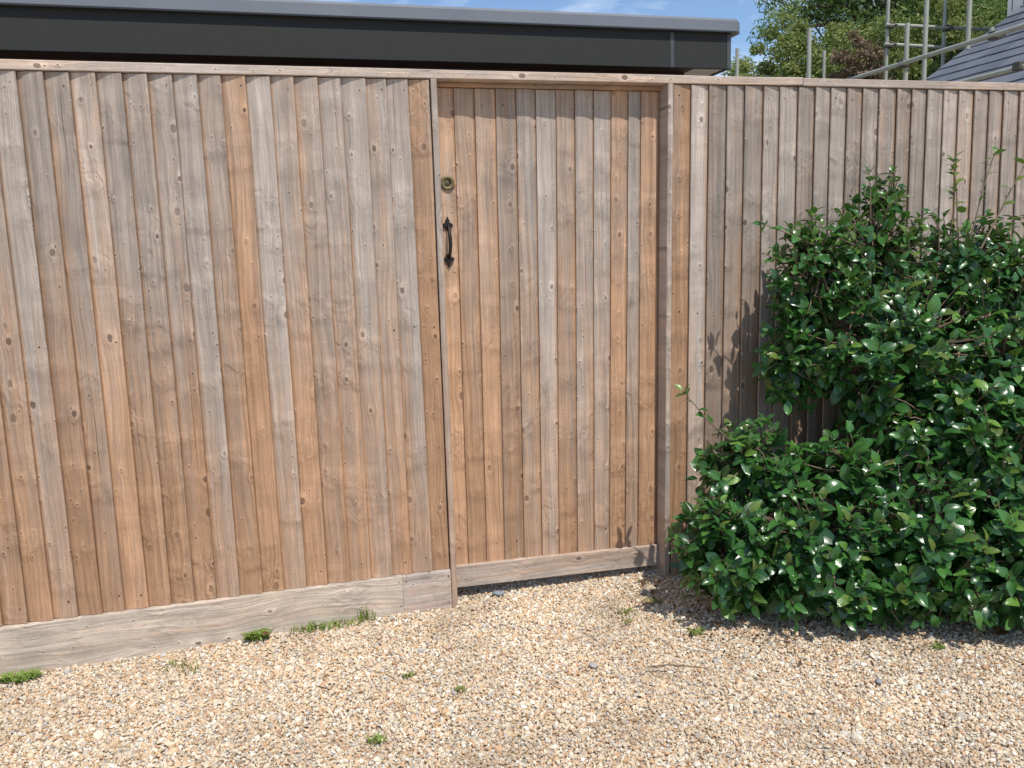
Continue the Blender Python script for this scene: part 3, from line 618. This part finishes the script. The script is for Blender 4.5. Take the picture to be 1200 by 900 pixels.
# ------------------------------------------------------------------ trees beyond
def rot_from(n_, roll):
    n_ = n_/np.linalg.norm(n_, axis=1)[:, None]; up = np.where(abs(n_[:, 2:3]) > .95, [[1, 0, 0]], [[0, 0, 1]])
    a = np.cross(up, n_); a /= np.linalg.norm(a, axis=1)[:, None]; b = np.cross(n_, a)
    c, s = np.cos(roll)[:, None], np.sin(roll)[:, None]; return a*c+b*s, -a*s+b*c, n_
def tree(name, label, cat, base, crown_c, rad3, nclump, nleaf, lsize, mat, trunk_r, group=None, sparse=.5):
    root = empty(name, base); tag(root, label, cat, group)
    cc, r3 = np.array(crown_c), np.array(rad3)
    d = nr.normal(0, 1, (nclump, 3)); d /= np.linalg.norm(d, axis=1)[:, None]; rr = nr.uniform(.25, 1, nclump)**.6
    lump = np.array([1+.28*mnoise.noise(Vector(tuple(q*2.1+cc))) for q in d])
    C_ = cc + d*rr[:, None]*r3*lump[:, None]; cr_ = nr.uniform(.10, .24, nclump)*r3.mean()
    k = nr.randint(0, nclump, nleaf); o = nr.normal(0, 1, (nleaf, 3)); o /= np.linalg.norm(o, axis=1)[:, None]
    P = C_[k] + o*(nr.rand(nleaf)**.5*cr_[k])[:, None]*np.array([1, 1, .75])
    nn = o*.5 + nr.normal(0, .6, (nleaf, 3)) + np.array([0, 0, .5]); a, b, n_ = rot_from(nn, nr.uniform(0, 6.28, nleaf))
    s = lsize*nr.uniform(.6, 1.3, nleaf)[:, None]
    V = np.stack([P - b*s, P + a*s*.42 + n_*s*.15, P + b*s, P - a*s*.42 + n_*s*.15], 1).reshape(-1, 3)
    F = (np.array([[0, 1, 2], [0, 2, 3]])[None] + 4*np.arange(nleaf)[:, None, None]).reshape(-1, 3)
    rnd = np.clip(nr.rand(nclump)[k]*.6 + nr.rand(nleaf)*.4, 0, .999)
    me = np_mesh('crown', V - np.array(base), F, mat, False, {'rnd': np.repeat(rnd, 4)}); link('crown', me, None, root, base)
    m = MB(); b0 = Vector(base); top = Vector(tuple(cc)); hgt = top.z-b0.z
    p1 = b0.lerp(top, .45) + Vector((.1, .05, 0))*hgt*.2
    m.tube([b0, b0.lerp(p1, .5), p1, top + Vector((0, 0, r3[2]*.5))], [trunk_r, trunk_r*.8, trunk_r*.6, trunk_r*.15], 10)
    m.build('trunk', M['tree_bark'], root, base)
    m = MB()
    for q in range(0, nclump, 3):
        e = Vector(C_[q]); s0 = p1.lerp(top, rng.uniform(0, .9)); mid = s0.lerp(e, .5) + Vector((0, 0, .12*r3[2]))
        m.tube([s0, mid, e], [trunk_r*.28, trunk_r*.16, trunk_r*.05], 5)
    lm = m.build('limbs', M['tree_bark'], root, base); lm['kind'] = 'stuff'
tree('broadleaf_tree', 'tall green broadleaf tree with gaps in its crown, behind the scaffolding', 'tree', (12.4, 12.9, 0), (12.75, 12.8, 5.9), (2.9, 2.2, 2.9), 280, 78000, .043, M['tree_a'], .22)
tree('broadleaf_tree', 'dark green tree behind the grey rendered house wall', 'tree', (15.0, 12.9, 0), (14.9, 12.7, 5.4), (1.8, 1.6, 2.2), 70, 16000, .065, M['tree_a'], .18)
tree('olive_green_tree', 'yellowish olive green tree next to the corner of the flat roof', 'tree', (8.9, 10.7, 0), (8.95, 10.6, 3.55), (1.45, 1.0, 1.40), 190, 46000, .036, M['tree_b'], .10)
tree('brown_leaved_shrub', 'brownish shrub showing over the fence left of the scaffolding', 'shrub', (8.42, 8.3, 0), (8.42, 8.2, 3.35), (.46, .4, .85), 120, 9000, .034, M['tree_c'], .05)
tree('young_tree', 'mid green young tree low behind the scaffolding tubes', 'tree', (11.8, 10.6, 0), (11.6, 10.6, 4.0), (1.7, 1.1, 1.5), 150, 36000, .038, M['tree_b'], .10)

# ------------------------------------------------------------------ camellia-like shrub
def leaf_template(curl, fold, nL=6, AC=(-1, -.5, 0, .5, 1)):
    """unit-length leaf along +x, blade normal +z; returns V, F(tri), along, across"""
    V, al, ac = [], [], []
    for i in range(nL+1):
        u = i/nL; w = .295*(math.sin(math.pi*min(1, u**.85))**.7)*(1-.2*u)
        if i == 0: w = .02
        if i == nL: w = .004
        z = -curl*u*u + .02*math.sin(u*3)
        for a in AC:
            V.append((u, a*w, z + fold*abs(a)*w*1.0 - .12*fold*(a*a)*w + .015*math.sin(u*9+a*2)*abs(a))); al.append(u); ac.append(a)
    F = []
    for i in range(nL):
        na = len(AC)
        for k in range(na-1):
            a = i*na+k; F += [(a, a+na, a+na+1), (a, a+na+1, a+1)]
    return np.array(V), np.array(F), np.array(al), np.array(ac)
TEMPL = [leaf_template(c, f) for c, f in ((.10, .35), (.22, .20), (.32, .45), (.05, .55), (.18, .10), (.40, .30))]
TEMPL_LOW = [leaf_template(c, f, 6, (-1, 0, 1)) for c, f in ((.10, .35), (.22, .20), (.32, .45), (.05, .55), (.18, .10), (.40, .30))]

LOBES = [(2.130,-0.240,1.200,0.215,0.180,0.215),(2.201,-0.200,1.400,0.070,0.080,0.090),(2.520,-0.250,1.160,0.190,0.200,0.200),(1.918,-0.200,1.162,0.162,0.160,0.202),
 (1.835,-0.170,0.880,0.114,0.120,0.190),(2.065,-0.740,0.174,0.237,0.180,0.168),(2.277,-0.800,0.211,0.223,0.200,0.223),(1.819,-0.640,0.141,0.167,0.140,0.126),(2.198,-0.300,0.866,0.329,0.250,0.298),(2.615,-0.350,0.781,0.289,0.250,0.417),(1.603,-0.300,0.490,0.188,0.150,0.152),
 (1.454,-0.400,0.240,0.177,0.200,0.177),(1.749,-0.500,0.267,0.263,0.220,0.219),(2.029,-0.600,0.264,0.276,0.220,0.276),(2.399,-0.600,0.312,0.299,0.250,0.374),
 (2.971,-0.400,0.697,0.359,0.300,0.588),(1.916,-0.450,0.463,0.224,0.200,0.134),(2.286,-0.620,0.073,0.268,0.220,0.179),(1.583,-0.450,0.148,0.177,0.180,0.147),(2.303,-0.450,0.597,0.276,0.200,0.214),(2.70,-0.32,1.08,0.20,0.18,0.17)]
SHOOTS = [((2.4488,-0.3,1.2617),(2.4146,-0.3,1.5494),1),((2.4749,-0.35,1.3148),(2.5498,-0.35,1.5674),1),((2.4645,-0.45,1.311),(2.5973,-0.45,1.5324),1),((2.3674,-0.3,1.233),(2.3242,-0.3,1.3567),0),
 ((1.5348,-0.3,0.5736),(1.3373,-0.3,0.7773),0),((2.1092,-0.25,1.3635),(2.0968,-0.25,1.5141),0),((2.2059,-0.22,1.3631),(2.2184,-0.22,1.5162),0),((1.8992,-0.25,1.2477),(1.6679,-0.25,1.3369),0),
 ((1.382,-0.4,0.2187),(1.2479,-0.4,0.296),0),((2.4246,-0.28,1.2003),(2.4371,-0.28,1.5393),1),((2.6731,-0.3,1.2556),(2.7468,-0.3,1.3327),0)]
def shrub():
    base = Vector((2.25, -.34, 0))
    root = empty('camellia_shrub', base); tag(root, 'large glossy evergreen shrub growing against the fence right of the gate', 'shrub')
    leaves = []   # (pos, dir, normal, length, templ, rnd, young)
    twigs = MB()
    ctr = [np.array(l[:3]) for l in LOBES]; rad = [np.array(l[3:]) for l in LOBES]
    def inside(p, k, s=1.0):
        return (((p-ctr[k])/(rad[k]*s))**2).sum() < 1
    def rosette(tip, axis, n, L, young=0.0, spread=.07):
        axis = axis/np.linalg.norm(axis); ph = nr.uniform(0, 6.28)
        a, b, _ = rot_from(axis[None], np.array([0.0])); a, b = a[0], b[0]
        for k in range(n):
            th = ph + k*2.39996; t = k/max(1, n-1)
            open_ = R_(38 + 50*(1-t)) + nr.normal(0, .18)
            rd = a*math.cos(th) + b*math.sin(th)
            d = axis*math.cos(open_) + rd*math.sin(open_); d[2] -= .10*(1-t); d /= np.linalg.norm(d)
            nn = axis*math.sin(open_) - rd*math.cos(open_); nn = nn + nr.normal(0, .22, 3) + np.array([0, 0, .25]); nn -= d*nn.dot(d); nn /= np.linalg.norm(nn)
            p = tip - axis*spread*(1-t) + rd*.003
            le = L*nr.uniform(.78, 1.15)*(.75 + .25*(1-t) if n > 3 else 1)
            if p[1] + d[1]*le > -.006 or p[2] + d[2]*le < .008: 
                d = d*np.array([1, .3, .3]); d[1] = -abs(d[1]); d[2] = abs(d[2]); d /= np.linalg.norm(d)
            yg = young*nr.uniform(.5, 1) if young else (nr.uniform(.15, .6) if (t > .7 and nr.rand() < .22) else 0)
            leaves.append((p, d, nn, le, nr.randint(6), nr.rand(), yg))
    for k in range(len(LOBES)):
        area = (rad[k][0]*rad[k][2] + rad[k][0]*rad[k][1] + rad[k][1]*rad[k][2])*4.2
        n = int(area*400)
        for _ in range(n):
            d = nr.normal(0, 1, 3); d /= np.linalg.norm(d)
            if d[1] > .55: continue
            shell = 1.0 + .22*mnoise.noise(Vector(tuple(d*3.2 + ctr[k]*3))) + nr.normal(0, .08) + (nr.uniform(.05, .28) if nr.rand() < .10 else 0)
            p = ctr[k] + d*rad[k]*shell*.93
            if p[2] < .03 or p[1] > -.03: continue
            if mnoise.noise(Vector(tuple(p*9.0))) < -.22: continue
            if any(j != k and inside(p, j, .86) for j in range(len(LOBES))): continue
            out = d/rad[k]; out /= np.linalg.norm(out)
            ax = out*.75 + np.array([0, -.12, .55]) + nr.normal(0, .24, 3)
            rosette(p, ax, nr.randint(4, 8), nr.uniform(.042, .078)*(.8 if p[2] > 1.1 else 1), young=(.5 if (p[2] > 1.25 and nr.rand() < .35) else 0))
            s0 = ctr[k] + (p-ctr[k])*nr.uniform(.15, .45); mid = (s0+p)/2 + nr.normal(0, .012, 3) - np.array([0, 0, .01])
            twigs.tube([s0, mid, p], [.0032, .0026, .0016], 5, False)
        # loose inner foliage
        for _ in range(int(area*110)):
            d = nr.normal(0, 1, 3); d /= np.linalg.norm(d); p = ctr[k] + d*rad[k]*nr.uniform(.3, .82)
            if p[2] < .03 or p[1] > -.02: continue
            rosette(p, d*.6 + np.array([0, -.1, .4]) + nr.normal(0, .4, 3), nr.randint(2, 5), nr.uniform(.055, .085))
    for a, b, yg in SHOOTS:
        a, b = np.array(a), np.array(b); L = np.linalg.norm(b-a); ax = (b-a)/L
        bend = nr.normal(0, .012, 3); mid = (a+b)/2+bend
        twigs.tube([a - ax*.1, a, mid, b], [.0035, .003, .0024, .0014], 6, False)
        m_ = int(L/.032); sp = .05 if yg else .056
        for i in range(m_):
            t = (i+.6)/m_
            if yg and t < .35 and i % 2: continue
            p = a + (b-a)*t + bend*math.sin(t*3.14); th = i*2.4; sd_ = np.array([math.cos(th), math.sin(th)*.8, 0]); d = sd_*.8 + ax*.45 + nr.normal(0, .15, 3); d /= np.linalg.norm(d)
            nn = np.array([0, -.3, 1.0]) + nr.normal(0, .3, 3); nn -= d*nn.dot(d); nn /= np.linalg.norm(nn)
            leaves.append((p, d, nn, sp*nr.uniform(.75, 1.2)*(1-.35*t), nr.randint(6), nr.rand(), (.75+.25*nr.rand()) if yg else .25*nr.rand()))
        rosette(b, ax, 3 if yg else 4, .038 if yg else .045, .9 if yg else .3, .02)
    # woody stems from the base into the lobes
    for k in (0, 2, 3, 5, 6, 7, 9, 10, 11, 12, 13):
        e = Vector(ctr[k]); s0 = base + Vector((rng.uniform(-.06, .06), rng.uniform(-.04, .04), -.02)); m = MB()
        w = Vector((rng.uniform(-.05, .05), rng.uniform(-.05, .02), 0)); midz = s0.lerp(e, .5) + w + Vector((0, 0, .05 if e.z > .4 else -.0))
        pts = [s0, s0.lerp(midz, .5) + w*.6, midz, midz.lerp(e, .5) - w*.4, e]
        m.tube(pts, [.013, .0115, .009, .0065, .004], 8); m.build('stem', M['bark'], root, s0)
        for q in range(7):
            t0 = midz.lerp(e, rng.uniform(0, .9)); d = nr.normal(0, 1, 3); tt = Vector(ctr[k] + d/np.linalg.norm(d)*rad[k]*.75)
            if tt.y > -.03 or tt.z < .03: continue
            twigs.tube([t0, t0.lerp(tt, .5) + Vector(nr.normal(0, .015, 3)), tt], [.005, .0038, .0022], 5, False)
    tw = twigs.build('twigs', M['bark'], root, base); tw['kind'] = 'stuff'
    # the leaves that show largest become parts, the rest one part
    cam_p = np.array(CAM); best = {}
    F_ = 1016*1024/1200
    for i, (p, d, nn, le, tpl, r_, yg) in enumerate(leaves):
        c = p + d*le*.5 - cam_p; dep = c.dot(np.array(cf)); u = c.dot(np.array(cr))/dep*F_; v = c.dot(np.array(cu))/dep*F_
        if abs(u) > 505 or abs(v) > 380: continue
        key = (int(u//19), int(v//19)); face = abs(nn.dot(c))/np.linalg.norm(c); sc_ = dep
        if key not in best or sc_ < best[key][0]: best[key] = (sc_, i, le*le*(face+.1)/dep**2)
    chosen = set(i for _, i, _ in sorted(best.values(), key=lambda q: -q[2])[:295])
    tm = []
    for j, (V, F, al, ac) in enumerate(TEMPL):
        me = np_mesh('leaf', V, F, M['leaf'], True, {'rnd': np.full(len(V), .13*j), 'along': al, 'across': ac, 'young': np.zeros(len(V))}); tm.append(me)
    tm_y = []
    for j, (V, F, al, ac) in enumerate(TEMPL):
        tm_y.append(np_mesh('leaf', V, F, M['leaf'], True, {'rnd': np.full(len(V), .13*j), 'along': al, 'across': ac, 'young': np.full(len(V), .6)}))
    Vs, Fs, AL, AC, RN, YG = [], [], [], [], [], []; nv = 0
    for i, (p, d, nn, le, tpl, r_, yg) in enumerate(leaves):
        s = np.cross(nn, d); wdt = .88 + .34*((i*7919) % 100)/100
        if i in chosen:
            o = bpy.data.objects.new('leaf', (tm_y if yg > .3 else tm)[tpl]); col.objects.link(o); o.parent = root
            X, Y, Z = d*le, s*le*wdt, nn*le; q = p - np.array(base)
            o.matrix_basis = Matrix(((X[0], Y[0], Z[0], q[0]), (X[1], Y[1], Z[1], q[1]), (X[2], Y[2], Z[2], q[2]), (0, 0, 0, 1)))
            continue
        V, F, al, ac = TEMPL_LOW[tpl]
        W = p + (V[:, :1]*d + V[:, 1:2]*s*wdt + V[:, 2:]*nn)*le - np.array(base)
        Vs.append(W); Fs.append(F+nv); nv += len(V); AL.append(al); AC.append(ac); RN.append(np.full(len(V), r_)); YG.append(np.full(len(V), yg))
    me = np_mesh('foliage', np.concatenate(Vs), np.concatenate(Fs), M['leaf'], True, {'rnd': np.concatenate(RN), 'along': np.concatenate(AL), 'across': np.concatenate(AC), 'young': np.concatenate(YG)})
    o = link('foliage', me, None, root, base); o['kind'] = 'stuff'
    print('leaves', len(leaves), 'single', len(chosen))
shrub()

# ------------------------------------------------------------------ weeds, litter, odd stones
def blades(name, label, cat, c, rx, ry, n, h, mat, w=.0022, flat=.6, group=None):
    V, F, RN = [], [], []; 
    for i in range(n):
        a = nr.uniform(0, 6.28); r_ = nr.rand()**.6; b = np.array([c[0]+rx*r_*math.cos(a), min(c[1]+ry*r_*math.sin(a), -.016 if c[1] < 0 else 9), gz(c[0], c[1])])
        th = nr.uniform(0, 6.28); hh = h*nr.uniform(.4, 1.1); ln = nr.uniform(.2, 1.0)*flat
        d = np.array([math.cos(th)*ln, math.sin(th)*ln, 1.0]); sd_ = np.array([-math.sin(th), math.cos(th), 0])*w*nr.uniform(.7, 1.5)
        m1 = b + d*hh*.55; t = b + d*hh*np.array([1.5, 1.5, .9])
        t[1] = min(t[1], -.014) if c[1] < 0 else t[1]; m1[1] = min(m1[1], -.014) if c[1] < 0 else m1[1]
        k = len(V); V += [b-sd_, b+sd_, m1+sd_*1.1, m1-sd_*1.1, t]; F += [(k, k+1, k+2), (k, k+2, k+3), (k+3, k+2, k+4)]; RN += [nr.rand()*.95]*5
    org = Vector((c[0], c[1], 0)); me = np_mesh(name, np.array(V)-np.array(org), np.array(F), mat, False, {'rnd': np.array(RN)})
    return tag(link(name, me, None, None, org), label, cat, group)
blades('weed_clump', 'bright green low weed clump at the far left foot of the fence', 'weed', (-.852, -.060), .060, .026, 170, .020, M['grass'], .0030, 1.6)
blades('weed_clump', 'small bushy green weed just left of the long grass at the fence foot', 'weed', (-.128, -.036), .040, .020, 140, .028, M['grass'], .0028, 1.3)
blades('grass_tuft', 'long thin green grass growing along the foot of the grey gravel board', 'grass', (.10, -.040), .120, .026, 150, .030, M['grass'], .0014, 1.0)
blades('grass_tuft', 'few upright grass blades at the joint of the two gravel boards', 'grass', (.245, -.03), .03, .015, 26, .055, M['grass'], .0014, .35)
for c, s, n, lab in (((-.371, -.135), .045, 170, 'sparse green moss on the gravel below the knotty grey gravel board'), ((-.33, -.20), .03, 60, 'thin yellowish moss patch just below the sparse green moss'),
                 ((.327, -.478), .016, 150, 'dark green moss tuft in the open gravel, nearer the fence than its neighbour'), ((.456, -.622), .013, 110, 'small moss tuft in the open gravel right of the dark green one'),
                 ((.188, -.809), .018, 120, 'lone green weed in the gravel nearest the camera'), ((1.1275, -.264), .028, 150, 'yellow green moss patch on the gravel in front of the gate'),
                 ((1.2586, -.214), .034, 190, 'green moss patch close to the shrub, right of the one before the gate'), ((1.10, -.34), .02, 80, 'faint moss patch lowest of those before the gate'),
                 ((1.282, -.503), .028, 170, 'bright green weed on the gravel below the shrub'), ((1.300, -.02), .02, 70, 'tiny moss patch beside the right gate jamb'), ((1.93, -.86), .02, 80, 'tiny green weed under the front edge of the shrub')):
    blades('moss_patch', lab, 'moss', c, s*1.2, s, int(n*.42), .008 if 'moss' in lab else .015, M['moss'] if 'moss' in lab else M['grass'], .0022, 1.0, 'weeds and moss in the gravel')
# dead leaves and bark bits under the shrub
def litter():
    n = 2300; x = nr.uniform(1.15, 3.1, n); y = nr.uniform(-1.08, -.02, n)
    keep = y > -.62 - .22*(x-1.3) - nr.exponential(.07, n); keep &= (x > 1.28 + nr.normal(0, .07, n)); x, y = x[keep], y[keep]; n = len(x)
    P = np.stack([x, y, np.array([gz(a, b) for a, b in zip(x, y)]) + .006 + nr.rand(n)*.005], 1)
    a, b, n_ = rot_from(nr.normal(0, .35, (n, 3)) + np.array([0, 0, 1]), nr.uniform(0, 6.28, n)); s = nr.uniform(.004, .013, n)[:, None]
    V = np.stack([P-b*s, P+a*s*.45+n_*s*.25, P+b*s, P-a*s*.45+n_*s*.2], 1).reshape(-1, 3); F = (np.array([[0, 1, 2], [0, 2, 3]])[None] + 4*np.arange(n)[:, None, None]).reshape(-1, 3)
    me = np_mesh('leaf_litter', V, F, M['litter'], False, {'rnd': np.repeat(nr.rand(n)*.95, 4)}); tag(link('leaf_litter', me), 'dry brown leaf litter and bark bits on the gravel under the shrub', 'leaf litter', kind='stuff')
litter()
def dead_leaf(p, s, th, lab, tpl=2):
    V, F, al, ac = TEMPL[tpl]; me = np_mesh('dead_leaf', V*np.array([s, s*1.2, s*1.2]), F, M['litter'], True, {'rnd': np.full(len(V), .8)})
    o = link('dead_leaf', me, None, None, p); o.rotation_euler = (.2, -.25, th); tag(o, lab, 'dead leaf')
dead_leaf((2.13, -.885, .022), .07, .4, 'reddish brown dead leaf lying on the gravel under the right of the shrub')
dead_leaf((-.105, -.075, .015), .03, .9, 'small orange dead leaf beside the bushy weed at the fence foot')
m = MB(); m.tube([(1.02, -.70, .012), (1.08, -.715, .016), (1.15, -.745, .012), (1.185, -.77, .013)], [.0022, .0026, .002, .0012], 6); tag(m.build('twig', M['bark'], None, (1.02, -.70, 0)), 'thin brown twig lying on the open gravel', 'twig')
def cobble(p, s, colr, lab):
    bm = bmesh.new(); bmesh.ops.create_icosphere(bm, subdivisions=3, radius=1)
    for v in bm.verts:
        k = 1 + .22*mnoise.noise(v.co*1.6 + Vector(p)*9); v.co = Vector((v.co.x*s[0]*k, v.co.y*s[1]*k, v.co.z*s[2]*k))
    me = bpy.data.meshes.new('stone'); bm.to_mesh(me); bm.free(); me.polygons.foreach_set('use_smooth', [True]*len(me.polygons))
    o = link('stone', me, plain('stone_'+lab.split()[0], colr, .6, .4, 0, .35, 90.0, .4, 300), None, p); o.rotation_euler = (0, 0, rng.uniform(0, 3)); tag(o, lab, 'stone')
cobble((.742, .035, .003), (.024, .015, .009), (.22, .24, .27), 'bluish grey stone in the shade under the gate')
cobble((.874, -.616, .002), (.016, .011, .006), (.42, .38, .36), 'pale grey flat stone larger than the gravel around it, in the open')
cobble((1.62, -.98, .002), (.014, .010, .006), (.30, .30, .31), 'mid grey stone on the gravel in front of the shrub')
